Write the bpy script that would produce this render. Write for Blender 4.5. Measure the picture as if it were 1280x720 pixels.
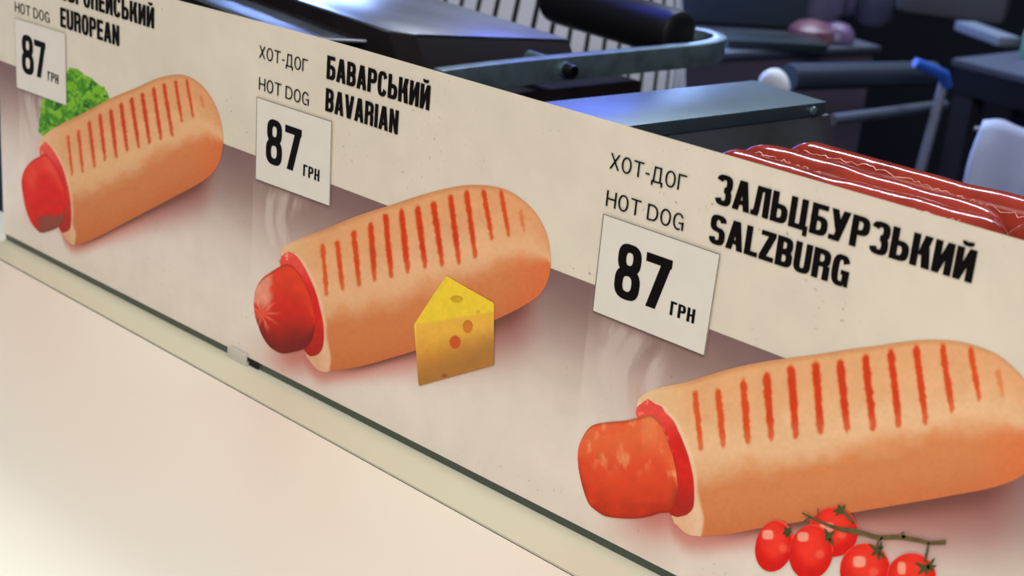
import bpy, bmesh, math, random
import numpy as np
from mathutils import Vector, Matrix, Euler
for o in list(bpy.data.objects): bpy.data.objects.remove(o)
S = bpy.context.scene
COL = S.collection
# ---------------------------------------------------------------- camera
FPX = 1903.41
CAM = np.array([.9015, -.522, .199])
cam = bpy.data.cameras.new('camera'); co = bpy.data.objects.new('camera', cam); COL.objects.link(co)
YAW, TILT, ROLL = .7153, 1.2233, .0902
Rm = Matrix.Rotation(YAW, 3, 'Z') @ Matrix.Rotation(TILT, 3, 'X') @ Matrix.Rotation(ROLL, 3, 'Z')
co.matrix_world = Matrix.Translation(Vector(CAM)) @ Rm.to_4x4()
cam.sensor_width = 36; cam.lens = 36 * FPX / 1280; cam.clip_start = .01; cam.clip_end = 50
cam.dof.use_dof = True; cam.dof.focus_distance = .74; cam.dof.aperture_fstop = 13
S.camera = co
# ---------------------------------------------------------------- world, lights, exposure
S.view_settings.view_transform = 'Standard'; S.view_settings.look = 'None'
S.view_settings.exposure = 0; S.view_settings.gamma = 1
W = bpy.data.worlds.new('world'); S.world = W; W.use_nodes = True
W.node_tree.nodes['Background'].inputs[0].default_value = (.55, .58, .75, 1)
W.node_tree.nodes['Background'].inputs[1].default_value = .10
def area(name, loc, aim, sx, sy, power, color, spread=180):
    l = bpy.data.lights.new(name, 'AREA'); l.shape = 'RECTANGLE'; l.size = sx; l.size_y = sy
    l.energy = power; l.color = color; l.spread = math.radians(spread)
    o = bpy.data.objects.new(name, l); COL.objects.link(o); o.location = loc
    o.rotation_euler = (Vector(aim) - Vector(loc)).to_track_quat('-Z', 'Y').to_euler()
    return o
area('customer_side_lamp', (1.5, -1.3, 1.3), (.40, 0, -.1), 1.4, .8, 35, (.975, .99, 1.04))
area('customer_side_ceiling_lamp', (.1, -.75, 1.6), (.1, -.3, -.16), 1.2, .5, 5, (.99, .99, 1), 120)
area('kitchen_tube_lamp', (-.2, 1.55, 1.55), (.2, .5, -.1), 1.6, .14, 48, (.74, .86, 1))
area('blue_display_lamp', (-.90, 1.33, .29), (.10, .22, -.02), .8, .26, 40, (.30, .46, 1))
area('far_kitchen_lamp', (.6, 2.6, 1.5), (.3, 2.0, -.5), .8, .3, 5.0, (.6, .66, 1))
area('blue_lamp_over_grill', (.06, .50, .125), (.34, .14, 0), .12, .05, .19, (.02, .08, 1))
# ---------------------------------------------------------------- helpers
Rn = np.array(Rm)
def ray(px, py): return Rn @ np.array([(px - 640) / FPX, -(py - 360) / FPX, -1.])
def aty(px, py, y=0.):
    d = ray(px, py); return CAM + d * ((y - CAM[1]) / d[1])
def atz(px, py, z=0.):
    d = ray(px, py); return CAM + d * ((z - CAM[2]) / d[2])
def atd(px, py, t): return CAM + ray(px, py) * t
def to_plane(X, Y):
    """arrays of photograph coordinates -> x, z on the poster plane y = 0"""
    d = np.stack([(X - 640) / FPX, -(Y - 360) / FPX, -np.ones_like(X)], -1) @ Rn.T
    t = (-CAM[1]) / d[..., 1]
    return CAM[0] + d[..., 0] * t, CAM[2] + d[..., 2] * t
def from_plane(x, z):
    v = (np.stack([x, np.zeros_like(x), z], -1) - CAM) @ Rn
    return 640 + FPX * v[..., 0] / -v[..., 2], 360 - FPX * v[..., 1] / -v[..., 2]
def lin(c):
    c = np.asarray(c, float) / 255.
    return np.where(c <= .04045, c / 12.92, ((c + .055) / 1.055) ** 2.4)
def link(name, me, parent=None, mat=None):
    o = bpy.data.objects.new(name, me); COL.objects.link(o)
    if mat: me.materials.append(mat)
    if parent: o.parent = parent
    return o
def tag(o, label=None, cat=None, group=None, kind=None):
    if label: o['label'] = label
    if cat: o['category'] = cat
    if group: o['group'] = group
    if kind: o['kind'] = kind
    return o
def empty(name, loc, rz=0):
    o = bpy.data.objects.new(name, None); COL.objects.link(o); o.location = loc; o.rotation_euler = (0, 0, rz)
    o.empty_display_size = .02; return o
def smooth(o, ang=None):
    o.data.polygons.foreach_set('use_smooth', [True] * len(o.data.polygons))
    if ang and hasattr(o.data, 'set_sharp_from_angle'): o.data.set_sharp_from_angle(angle=math.radians(ang))
    return o
class MB:
    def __init__(s): s.v = []; s.f = []
    def add(s, vs, fs):
        b = len(s.v); s.v += [tuple(map(float, q)) for q in vs]; s.f += [tuple(b + i for i in f) for f in fs]; return s
    def box(s, x0, y0, z0, x1, y1, z1):
        v = [(x, y, z) for z in (z0, z1) for y in (y0, y1) for x in (x0, x1)]
        return s.add(v, [(0, 2, 3, 1), (4, 5, 7, 6), (0, 1, 5, 4), (2, 6, 7, 3), (0, 4, 6, 2), (1, 3, 7, 5)])
    def prism(s, top, bottom):
        n = len(top)
        return s.add(list(bottom) + list(top), [tuple(range(n))[::-1], tuple(range(n, 2 * n))] + [(i, (i + 1) % n, n + (i + 1) % n, n + i) for i in range(n)])
    def tube(s, pts, rad, n=12, caps=True, squash=None):
        pts = [Vector(p) for p in pts]; m = len(pts)
        if not hasattr(rad, '__len__'): rad = [rad] * m
        vs = []; up = None
        for i, p in enumerate(pts):
            d = (pts[min(i + 1, m - 1)] - pts[max(i - 1, 0)]).normalized()
            if up is None: up = Vector((0, 0, 1)) if abs(d.z) < .9 else Vector((1, 0, 0))
            a = d.cross(up).normalized(); b = a.cross(d).normalized(); up = b
            for k in range(n):
                t = 2 * math.pi * k / n
                vs.append(p + (a * math.cos(t) + b * math.sin(t) * (squash or 1)) * rad[i])
        fs = [(i * n + k, i * n + (k + 1) % n, (i + 1) * n + (k + 1) % n, (i + 1) * n + k) for i in range(m - 1) for k in range(n)]
        if caps: fs += [tuple(range(n))[::-1], tuple((m - 1) * n + k for k in range(n))]
        return s.add(vs, fs)
    def build(s, name, mat, parent=None, bevel=0, sm=False, seg=2):
        me = bpy.data.meshes.new(name); me.from_pydata(s.v, [], s.f)
        bm = bmesh.new(); bm.from_mesh(me); bmesh.ops.recalc_face_normals(bm, faces=bm.faces)
        if bevel: bmesh.ops.bevel(bm, geom=[e for e in bm.edges if len(e.link_faces) == 2 and e.calc_face_angle(0) > .5], offset=bevel, segments=seg, affect='EDGES', profile=.6)
        bm.to_mesh(me); bm.free()
        o = link(name, me, parent, mat)
        if sm or bevel: smooth(o, 40)
        return o
# ---------------------------------------------------------------- value noise
_rng = np.random.RandomState(7); _T = _rng.rand(512, 512)
def noise(x, y):
    xi = np.floor(x).astype(int); yi = np.floor(y).astype(int); fx = x - xi; fy = y - yi
    fx = fx * fx * (3 - 2 * fx); fy = fy * fy * (3 - 2 * fy)
    g = lambda a, b: _T[a % 512, b % 512]
    return (g(xi, yi) * (1 - fx) + g(xi + 1, yi) * fx) * (1 - fy) + (g(xi, yi + 1) * (1 - fx) + g(xi + 1, yi + 1) * fx) * fy
def fbm(x, y, o=4):
    s = 0; a = .5; t = 0
    for k in range(o): s = s + a * noise(x * 2 ** k + 17 * k, y * 2 ** k + 5 * k); t += a; a *= .5
    return s / t
def sst(a, b, x):
    t = np.clip((x - a) / (b - a), 0, 1); return t * t * (3 - 2 * t)
def mixc(a, b, t):
    t = np.asarray(t)[..., None]; return np.asarray(a) * (1 - t) + np.asarray(b) * t
# ---------------------------------------------------------------- materials
def newmat(name):
    m = bpy.data.materials.new(name); m.use_nodes = True; nt = m.node_tree
    return m, nt, nt.nodes['Principled BSDF']
def mat(name, rgb, rough=.5, metal=0., noise_amt=0., nscale=30., bump=0., spec=.5, coat=0., dark=None, trans=0., ior=1.45, sheen=0.):
    m, nt, b = newmat(name); c = lin(rgb)
    b.inputs['Base Color'].default_value = (*c, 1); b.inputs['Roughness'].default_value = rough
    b.inputs['Metallic'].default_value = metal; b.inputs['Specular IOR Level'].default_value = spec
    b.inputs['Coat Weight'].default_value = coat; b.inputs['Transmission Weight'].default_value = trans; b.inputs['IOR'].default_value = ior
    tc = nt.nodes.new('ShaderNodeTexCoord'); nz = nt.nodes.new('ShaderNodeTexNoise')
    nz.inputs['Scale'].default_value = nscale; nz.inputs['Detail'].default_value = 5
    nt.links.new(tc.outputs['Object'], nz.inputs['Vector'])
    if noise_amt:
        mx = nt.nodes.new('ShaderNodeMix'); mx.data_type = 'RGBA'
        mx.inputs[6].default_value = (*c, 1); mx.inputs[7].default_value = (*(lin(dark) if dark else c * .45), 1)
        mr = nt.nodes.new('ShaderNodeMapRange'); mr.inputs[1].default_value = .42; mr.inputs[2].default_value = .72; mr.inputs[4].default_value = noise_amt
        nt.links.new(nz.outputs['Fac'], mr.inputs[0]); nt.links.new(mr.outputs[0], mx.inputs[0]); nt.links.new(mx.outputs[2], b.inputs['Base Color'])
    if bump:
        bp = nt.nodes.new('ShaderNodeBump'); bp.inputs['Strength'].default_value = bump; bp.inputs['Distance'].default_value = .002
        nt.links.new(nz.outputs['Fac'], bp.inputs['Height']); nt.links.new(bp.outputs[0], b.inputs['Normal'])
    return m
# PAPER WHITE: printed colours are divided by the light that falls on the sheet
INK = np.array([1.0, 1.0, 1.0]) * 1.0
def print_mat(name, rough=.5, specks=True, spec=.12):
    m, nt, b = newmat(name)
    at = nt.nodes.new('ShaderNodeAttribute'); at.attribute_name = 'ink'
    b.inputs['Roughness'].default_value = rough; b.inputs['Specular IOR Level'].default_value = spec
    src = at.outputs['Color']
    tc = nt.nodes.new('ShaderNodeTexCoord')
    if specks:
        nz = nt.nodes.new('ShaderNodeTexNoise'); nz.inputs['Scale'].default_value = 420; nz.inputs['Detail'].default_value = 2
        big = nt.nodes.new('ShaderNodeTexNoise'); big.inputs['Scale'].default_value = 22; big.inputs['Detail'].default_value = 2
        mp = nt.nodes.new('ShaderNodeMapping'); mp.inputs['Scale'].default_value = (1, .05, 1.0)
        nt.links.new(tc.outputs['Object'], mp.inputs[0]); nt.links.new(mp.outputs[0], nz.inputs['Vector']); nt.links.new(mp.outputs[0], big.inputs['Vector'])
        r1 = nt.nodes.new('ShaderNodeMapRange'); r1.inputs[1].default_value = .65; r1.inputs[2].default_value = .74
        r2 = nt.nodes.new('ShaderNodeMapRange'); r2.inputs[1].default_value = .50; r2.inputs[2].default_value = .66; r2.inputs[4].default_value = .7
        nt.links.new(nz.outputs['Fac'], r1.inputs[0]); nt.links.new(big.outputs['Fac'], r2.inputs[0])
        mu = nt.nodes.new('ShaderNodeMath'); mu.operation = 'MULTIPLY'; nt.links.new(r1.outputs[0], mu.inputs[0]); nt.links.new(r2.outputs[0], mu.inputs[1])
        mx = nt.nodes.new('ShaderNodeMix'); mx.data_type = 'RGBA'; mx.inputs[7].default_value = (.14, .11, .09, 1)
        nt.links.new(mu.outputs[0], mx.inputs[0]); nt.links.new(src, mx.inputs[6]); src = mx.outputs[2]
        nt.links.new(src, b.inputs['Base Color'])
    else:
        nt.links.new(src, b.inputs['Base Color'])
    return m
PAPER = print_mat('printed_vinyl'); FOOD = print_mat('printed_vinyl_picture', specks=False)
BLACK = mat('black_print', (12, 8, 8), .6, spec=.08)
STICK = mat('sticker_paper', (220, 211, 195), .5, noise_amt=.06, nscale=60, spec=.2)
LINE = mat('sticker_outline', (92, 82, 74), .6)
steel = mat('brushed_steel', (112, 126, 134), .36, .8, .35, 26, .05)
steel_lid = mat('worn_steel_lid', (165, 168, 175), .34, 1, .35, 18, .05, dark=(88, 84, 92))
steel_bar = mat('tarnished_steel_bar', (112, 130, 136), .42, .55, .5, 60, .1, dark=(56, 64, 68))
steel_dim = mat('dull_steel', (90, 94, 104), .4, 1, .3, 12)
black_plastic = mat('black_plastic', (20, 19, 22), .42, noise_amt=.2, nscale=40)
black_enamel = mat('black_enamel', (26, 20, 22), .7, noise_amt=.4, nscale=14, spec=.1, dark=(48, 36, 32))
navy = mat('dark_navy_steel', (30, 33, 46), .5, .3, .3, 9)
# ---------------------------------------------------------------- counter and glass
ZC = -.1615
counter_white = mat('warm_white_laminate', (249, 241, 220), .35, noise_amt=.03, nscale=3)
ledge_cream = mat('cream_ledge_laminate', (219, 212, 182), .4, noise_amt=.08, nscale=5)
counter = tag(empty('counter', (.4, -.3, -1.06)), 'cream white service counter the printed glass strip stands on', 'counter')
def world_child(o, root):
    o.parent = root; o.matrix_parent_inverse = (Matrix.Translation(root.location) @ root.rotation_euler.to_matrix().to_4x4()).inverted(); return o
# the groove in front of the glass runs from 21 mm to 30 mm away from it
g0 = atz(0, 322, ZC); g1 = atz(723, 720, ZC)
sl = (g1[1] - g0[1]) / (g1[0] - g0[0])
def gy(x): return g0[1] + sl * (x - g0[0])
L, Rr = -.9, 1.5
gw = .0015
m1 = MB().prism([(L, gy(L), ZC), (Rr, gy(Rr), ZC), (Rr, .03, ZC), (L, .03, ZC)], [(L, gy(L), ZC - .03), (Rr, gy(Rr), ZC - .03), (Rr, .03, ZC - .03), (L, .03, ZC - .03)])
world_child(m1.build('ledge', ledge_cream, bevel=.0004), counter)
m2 = MB().prism([(L, -.75, ZC - .0004), (Rr, -.75, ZC - .0004), (Rr, gy(Rr) - gw, ZC - .0004), (L, gy(L) - gw, ZC - .0004)], [(L, -.75, ZC - .03), (Rr, -.75, ZC - .03), (Rr, gy(Rr) - gw, ZC - .03), (L, gy(L) - gw, ZC - .03)])
world_child(m2.build('worktop', counter_white, bevel=.0004), counter)
groove_strip = MB().prism([(L, gy(L) - gw, ZC - .0012), (Rr, gy(Rr) - gw, ZC - .0012), (Rr, gy(Rr), ZC - .0012), (L, gy(L), ZC - .0012)], [(L, gy(L) - gw, ZC - .02), (Rr, gy(Rr) - gw, ZC - .02), (Rr, gy(Rr), ZC - .02), (L, gy(L), ZC - .02)])
world_child(groove_strip.build('groove_dark_strip', mat('dark_joint', (44, 36, 26), .8)), counter)  # dark strip added inside the groove so its line comes out darker
m3 = MB().box(L + .02, -.70, -1.06, Rr - .02, .02, ZC - .0302)
world_child(m3.build('front_panel', mat('counter_panel', (120, 112, 104), .5, noise_amt=.1)), counter)

glass = mat('green_tinted_glass', (74, 86, 76), .25, trans=.15, ior=1.5, spec=.3)
XL, XR = -.0239, 1.02
ZT = lambda x: .0425 - .012 * max(0, (.30 - x)) ** 2 / .09 * 1.0 if x < .3 else .0425
pane = MB().box(XL + .001, .0004, ZC + .0002, XR, .0064, .0385).build('glass_strip', glass, bevel=.0006)
tag(pane, 'long upright glass strip behind the printed hot dog poster on the counter', 'glass')

# ---------------------------------------------------------------- the printed strip
def cr(pts, n=10):
    P = np.array([pts[0]] + list(pts) + [pts[-1]], float); out = []
    for i in range(1, len(P) - 2):
        for t in np.linspace(0, 1, n, endpoint=False):
            a, b, c, d = P[i - 1], P[i], P[i + 1], P[i + 2]
            out.append(.5 * ((2 * b) + (c - a) * t + (2 * a - 5 * b + 4 * c - d) * t * t + (3 * b - a - 3 * c + d) * t ** 3))
    out.append(P[-2]); return np.array(out)
def curve(pts, ax=0, sm=True):
    q = cr(pts) if sm else np.array(pts, float)
    a = q[:, ax]; b = q[:, 1 - ax]; keep = np.maximum.accumulate(a) <= a + 1e-9
    a, b = a[keep], b[keep]
    return lambda x: np.interp(x, a, b)
def grid_mesh(name, X, Z, C, y, parent, material):
    """flat grid of world x, z positions with an ink colour per vertex"""
    n, m = X.shape; v = np.empty((n * m, 3)); v[:, 0] = X.ravel(); v[:, 1] = y; v[:, 2] = Z.ravel()
    i = np.arange(n * m).reshape(n, m); q = np.stack([i[:-1, :-1], i[1:, :-1], i[1:, 1:], i[:-1, 1:]], -1).reshape(-1, 4)
    me = bpy.data.meshes.new(name); me.vertices.add(n * m); me.vertices.foreach_set('co', v.ravel())
    me.loops.add(q.size); me.loops.foreach_set('vertex_index', q.ravel())
    me.polygons.add(len(q)); me.polygons.foreach_set('loop_start', np.arange(0, q.size, 4)); me.polygons.foreach_set('loop_total', np.full(len(q), 4))
    me.update(calc_edges=True); me.validate()
    if me.polygons[len(q) // 2].normal.y > 0: me.flip_normals()
    at = me.color_attributes.new('ink', 'FLOAT_COLOR', 'POINT')
    c = np.ones((n * m, 4)); c[:, :3] = np.clip(lin(np.clip(C.reshape(-1, 3), 0, 255)) / INK, 0, 1)
    at.data.foreach_set('color', c.ravel())
    return link(name, me, parent, material)
def flat(name, top, bot, col, y, parent, step=1.3, rows=False, material=None, sm=True):
    ax = 1 if rows else 0
    lo = max(top[0][ax], bot[0][ax]); hi = min(top[-1][ax], bot[-1][ax])
    ft, fb = curve(top, ax, sm), curve(bot, ax, sm)
    n = max(6, int((hi - lo) / step)); u = (1 - np.cos(np.linspace(0, np.pi, n))) / 2; u = u * .5 + np.linspace(0, 1, n) * .5
    a = lo + (hi - lo) * u; t, b = ft(a), fb(a); m = max(5, int(np.abs(b - t).max() / step)); w = np.linspace(0, 1, m)
    A = np.repeat(a[:, None], m, 1); B = t[:, None] * (1 - w) + b[:, None] * w
    X, Y = (B, A) if rows else (A, B)
    C = col(X, Y, (A - lo) / (hi - lo), np.repeat(w[None], n, 0))
    g = C.mean(-1, keepdims=True); C = g + (C - g) * 1.10
    wx, wz = to_plane(X, Y)
    return grid_mesh(name, wx, wz, C, y, parent, material or FOOD)

buns = {
 1: dict(s=.50, top=[(49.5, 183), (51, 178), (57.5, 167.5), (75, 156.3), (100, 143.8), (140, 122.5), (170, 110), (195, 98.8), (215, 93.8), (230, 93.8), (242.5, 98.8), (255, 108.8), (265, 122.5), (272.5, 137.5), (277.5, 155), (280, 175)],
   bot=[(49.5, 184), (58, 225), (78.8, 288.8), (86.3, 301.3), (92.5, 305.8), (100, 305.5), (117.5, 298.8), (140, 287.5), (175, 268.8), (225, 242.5), (250, 228.8), (265, 217.5), (275, 202.5), (278.8, 187.5), (280, 176)]),
 2: dict(s=.75, top=[(352.5, 318), (353.3, 313.6), (357.8, 306.9), (380, 296.4), (411.1, 284.4), (437.8, 273.3), (460, 265.3), (491.1, 255.6), (522.2, 245.3), (548.9, 237.8), (575.6, 232.4), (597.8, 231.1), (620, 233.3), (637.8, 239.1), (655.6, 251.1), (668.9, 264.4), (680, 282.2), (686.7, 302.2), (689.3, 326.7)],
   bot=[(352.5, 319), (365, 380), (382.2, 440), (386.7, 448.9), (395.6, 460), (404.4, 464.4), (415.6, 463.6), (451.1, 457.8), (486.7, 448), (520, 437.8), (570, 420), (620, 399.5), (651.1, 384.4), (668.9, 373.3), (680, 362.2), (687.6, 344.4), (689.3, 328)]),
 3: dict(s=1., top=[(797, 508), (797.8, 502), (800.6, 497.4), (808.7, 490.6), (826.9, 483.8), (856.3, 477.9), (881.2, 470.2), (917.5, 459.8), (953.7, 452.1), (990, 446.7), (1026.2, 442.1), (1062.5, 436.2), (1098.7, 431.7), (1135, 426.3), (1162.2, 424.5), (1189.4, 425.4), (1212, 429.5), (1234.7, 437.2), (1252.8, 446.7), (1270.9, 462.5), (1284, 478), (1297, 505), (1303, 535)],
   bot=[(797, 509), (815, 560), (840.5, 644.7), (847.3, 656), (856.3, 665.1), (869.9, 669.6), (894.8, 669.1), (926.6, 664.6), (947, 660.5), (990, 653.7), (1062.5, 641), (1107.8, 633.3), (1153.1, 625.6), (1198.4, 617.5), (1234.7, 610.7), (1261.9, 602.5), (1280, 592.6), (1296, 573), (1303, 537)])}
marks = {
 1: [((86, 172.5), (91, 217.5)), ((99, 166), (104, 212.5)), ((112.5, 155), (119, 207)), ((126, 146), (132, 197.5)), ((139.5, 140), (146, 194)), ((152.5, 132.5), (159.5, 186)), ((165.5, 126), (174, 181)), ((179, 120), (187.5, 176)), ((193, 112.5), (202, 172.5)), ((206, 107.5), (216, 167.5)), ((220.5, 104), (228, 150)), ((234.5, 102.5), (242, 144)), ((252, 122), (255, 133))],
 2: [tuple((300 + a / 2.25, 180 + b / 2.25) for a, b in m) for m in (((235, 292), (245, 418)), ((276, 280), (290, 403)), ((322, 255), (337, 390)), ((370, 235), (380, 373)), ((412, 212), (427, 365)), ((457, 198), (473, 350)), ((502, 187), (522, 338)), ((547, 175), (570, 333)), ((595, 157), (617, 325)), ((640, 143), (663, 310)), ((688, 140), (710, 262)), ((737, 140), (757, 252)), ((792, 195), (800, 238)))],
 3: [tuple((700 + a / 2.207, 400 + b / 2.207) for a, b in m) for m in (((375, 210), (390, 348)), ((438, 203), (452, 338)), ((508, 180), (520, 328)), ((572, 162), (584, 315)), ((640, 143), (652, 310)), ((708, 135), (720, 300)), ((775, 125), (793, 292)), ((845, 112), (865, 290)), ((915, 97), (936, 282)), ((985, 85), (1010, 272)), ((1058, 83), (1082, 240)), ((1135, 90), (1158, 213)), ((1210, 150), (1222, 200)))]}
for k, b in buns.items():
    b['ft'] = curve(b['top']); b['fb'] = curve(b['bot'])

def backdrop(x, z):
    """ink of the printed backdrop at world x, z (metres)"""
    X, Y = from_plane(x, z)
    n1 = fbm(x * 90, z * 90, 4); n2 = fbm(x * 12, z * 30 + 9, 3)
    return X, Y, n1, n2
CREAM = np.array([217, 204, 182.])
# whole sheet
nx = 320; xs = np.linspace(XL, XR, nx); rows = 40
topz = np.where(xs < .33, .0425 - .0022 * np.clip((.33 - xs) / .15, 0, 1.2) ** 1.5, .0425)
botz = np.full(nx, -.1566)
w = np.linspace(0, 1, rows); X = np.repeat(xs[:, None], rows, 1); Z = topz[:, None] * (1 - w) + botz[:, None] * w
_, _, n1, n2 = backdrop(X, Z)
C = CREAM[None, None] * (1 + .05 * (n1 - .5) + .05 * (n2 - .5))[..., None]
poster = grid_mesh('poster', X, Z, C, -.0002, None, PAPER)
tag(poster, 'long printed menu poster on the glass strip showing three grilled hot dogs', 'poster')
# printed table top (brown fading to beige)
nx = 760; xs = np.linspace(XL, XR, nx); rows = 170
ztop = -.0345 + .0008 * np.sin(xs * 6)
w = np.linspace(0, 1, rows); X = np.repeat(xs[:, None], rows, 1); Z = ztop[:, None] * (1 - w) + botz[0] * w
PXx, PXy, n1, n2 = backdrop(X, Z); zm = Z * 1000
keys = [-160, -130, -108, -92, -80, -68, -56, -45, -34]
cols = np.array([(231, 217, 200), (230, 216, 199), (225, 210, 194), (216, 199, 183), (202, 181, 166), (177, 151, 140), (152, 125, 116), (136, 106, 101), (124, 95, 91)], float)
zz = zm + (n2 - .5) * 10
loc = np.mod(X - 0.0 + .0, .2485)                       # position inside each of the three pictures
zz = zz - 6 * sst(.03, .0, loc) + 8 * sst(.18, .235, loc) * 0
C = np.stack([np.interp(zz, keys, cols[:, i]) for i in range(3)], -1)
C *= (1 + .05 * (n1 - .5))[..., None]
# steam wisps left of each bun
for i, x0 in enumerate((.0, .2515, .4992)):
    u = (X - x0) * 1000; v = zm
    wob = u + 5 * np.sin(v / 11. + i) + 7 * (fbm(X * 40 + i * 3, Z * 50, 3) - .5)
    st = np.clip(fbm(wob / 5.6 + 30 * i, v / 34., 3) - .42, 0, 1) * 2.6
    env = sst(2, 12, u) * sst(48, 34, u) * sst(-44, -54, v) * sst(-112, -92, v)
    C = mixc(C, (214, 196, 184), np.clip(st * env, 0, .55))
# printed shadows below each bun
for k, b in buns.items():
    s = b['s']; x0, x1 = b['top'][0][0], b['top'][-1][0]; yb = b['fb'](np.clip(PXx, x0, x1))
    d = (PXy - yb) / s; t = (PXx - x0) / (x1 - x0)
    inx = sst(-.04, .10, t) * sst(1.00, .86, t)
    wide = 17 + 44 * sst(.2, .95, t)
    a = inx * np.where(d > -30, np.exp(-(np.clip(d, 0, 999) / (wide * 1.25)) ** 2.6), 0)
    pink = mixc(np.array((204, 130, 116.)), np.array((158, 100, 92.)), sst(.35, .95, t))
    C = C * (1 - (a * .9)[..., None]) + pink * (a * .9)[..., None]
    a2 = sst(.12, .35, t) * sst(.98, .84, t) * np.where(d > -30, np.exp(-np.clip(d, 0, 999) ** 2 / (2 * (5 + 12 * sst(.3, .9, t)) ** 2)), 0)
    C = mixc(C, np.array((112, 66, 56.)), a2 * .88)
    # rosy patch under the sausage end
    cx, cy = x0 + 25 * s, b['fb'](x0 + 45 * s) - 8 * s
    e = np.exp(-(((PXx - cx) / (44 * s)) ** 2 + ((PXy - cy) / (34 * s)) ** 2))
    C = mixc(C, np.array((196, 112, 100.)), e * .9)
tabletop = grid_mesh('printed_tabletop', X, Z, C, -.0003, poster, PAPER)

sauce = {
 1: ([(57, 177), (51.5, 183), (50.8, 190), (51.5, 196), (62, 240), (75, 284), (79, 290.5)], [(57.5, 177), (65, 183.8), (72.5, 195), (80, 210), (85, 227.5), (88.8, 245), (90.5, 265), (90, 280), (87.5, 287.5), (80, 291)]),
 2: ([(361, 314.3), (354, 319), (352.3, 323), (351.5, 330.9), (366, 380), (380, 432), (384, 441), (389, 445)], [(362, 314.3), (368, 317), (373.9, 321.7), (381.8, 333.5), (391, 352), (397.6, 369.2), (401.6, 385), (405.5, 403.5), (406.3, 421.9), (404.2, 435.1), (398.9, 442.5), (391, 445.1)]),
 3: ([(810, 498.6), (799, 507), (796.3, 513.8), (797.8, 521), (815, 560), (832, 625), (838, 641), (847, 645.7)], [(811.5, 498.6), (820, 504), (828.4, 507.9), (833, 515), (843, 525.4), (850.3, 540), (857.6, 557.5), (863.4, 575), (867.8, 595.5), (869.2, 615.9), (867.8, 633.4), (860.5, 642.2), (848.8, 645.7)])}
SAUCE = sauce
def bun_col(k):
    sauce = SAUCE
    s = buns[k]['s']; mk = marks[k]
    def f(X, Y, t, v):
        n = fbm(X / (26 * s) + 9 * k, Y / (26 * s), 4); nf = fbm(X / (5 * s) + 9 * k, Y / (5 * s), 3)
        vv = v + (n - .5) * .16 - .04 * np.sin(t * 4)
        top_ = np.array((224, 170, 122.)); crm = np.array((231, 186, 142.)); org = np.array((208, 132, 84.)); deep = np.array((197, 112, 70.)); edge = np.array((206, 146, 98.))
        C = mixc(edge, top_, sst(0, .045, v)); C = mixc(C, crm, sst(.12, .45, vv))
        C = mixc(C, org, sst(.48, .70, vv)); C = mixc(C, deep, sst(.75, 1.02, vv) * .75)
        C = mixc(C, np.array((214, 116, 70.)), sst(.80, .98, t) * sst(.40, .62, v + .12 * (n - .5)) * .75)
        C = mixc(C, np.array((222, 158, 112.)), sst(.5, 1, t) * sst(.5, .1, vv) * .4)
        C = mixc(C, np.array((232, 198, 154.)), sst(.17, .0, t) * sst(.60, .1, v) * .85)
        # cream rim of the cut end, right of and below the sauce
        lf_, rt_ = sauce[k]; xb, yb_ = rt_[-1]; ex = [(x, y) for x, y in rt_ if y < max(q[1] for q in rt_) - 14 * s] + [(rt_[-1][0] + 27 * s, rt_[-1][1] + 3 * s), (rt_[-1][0] + 24 * s, rt_[-1][1] + 26 * s)]
        xr = curve(ex, 1)(Y)
        C = mixc(C, np.array((236, 206, 170.)), sst(7 * s, 1.5 * s, X - xr + 2 * s * (nf - .5)) * (Y > rt_[0][1] + 4 * s) * .85)
        C = mixc(C, np.array((222, 168, 134.)), sst(2 * s, -18 * s, X - xr) * (Y > yb_ - 4 * s) * .5)
        # marks
        for i, ((ax, ay), (bx, by)) in enumerate(mk):
            L2 = (bx - ax) ** 2 + (by - ay) ** 2; q = ((X - ax) * (bx - ax) + (Y - ay) * (by - ay)) / L2
            qc = np.clip(q, 0, 1); dx = X - (ax + (bx - ax) * qc); dy = Y - (ay + (by - ay) * qc)
            ln = math.sqrt(L2); d = np.hypot(dx, dy * .55) / s
            wd = (3.4 + 2.4 * math.sin(math.pi * min(1, (i + .8) / 12.5))) * (1 - .22 * qc ** 2) * (.86 + .34 * noise(np.full_like(X, i * 3.3), Y / (7 * s)))
            a = sst(wd + 1.6, wd * .45, d + (nf - .5) * 2.2)
            stn = (.4 if i == 12 else .93) * (1. - .25 * sst(.7, 1, qc))
            core = mixc(np.array((218, 98, 48.)), np.array((200, 56, 24.)), sst(.2, .8, a) * sst(0, 8, np.full_like(X, min(i, 12 - i) + 3.)))
            C = C * (1 - (a * stn)[..., None]) + core * (a * stn)[..., None]
        C = C * (1 + .05 * (nf - .5) + .05 * (n - .5))[..., None]
        # darker outline towards the lower edge
        return C * np.array({1: (.965, .935, .90), 2: (.98, .95, .93), 3: (1, 1, 1)}[k])
    return f
names = {1: 'printed hot dog with green lettuce', 2: 'printed hot dog with a cheese wedge', 3: 'printed hot dog with vine tomatoes'}
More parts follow.
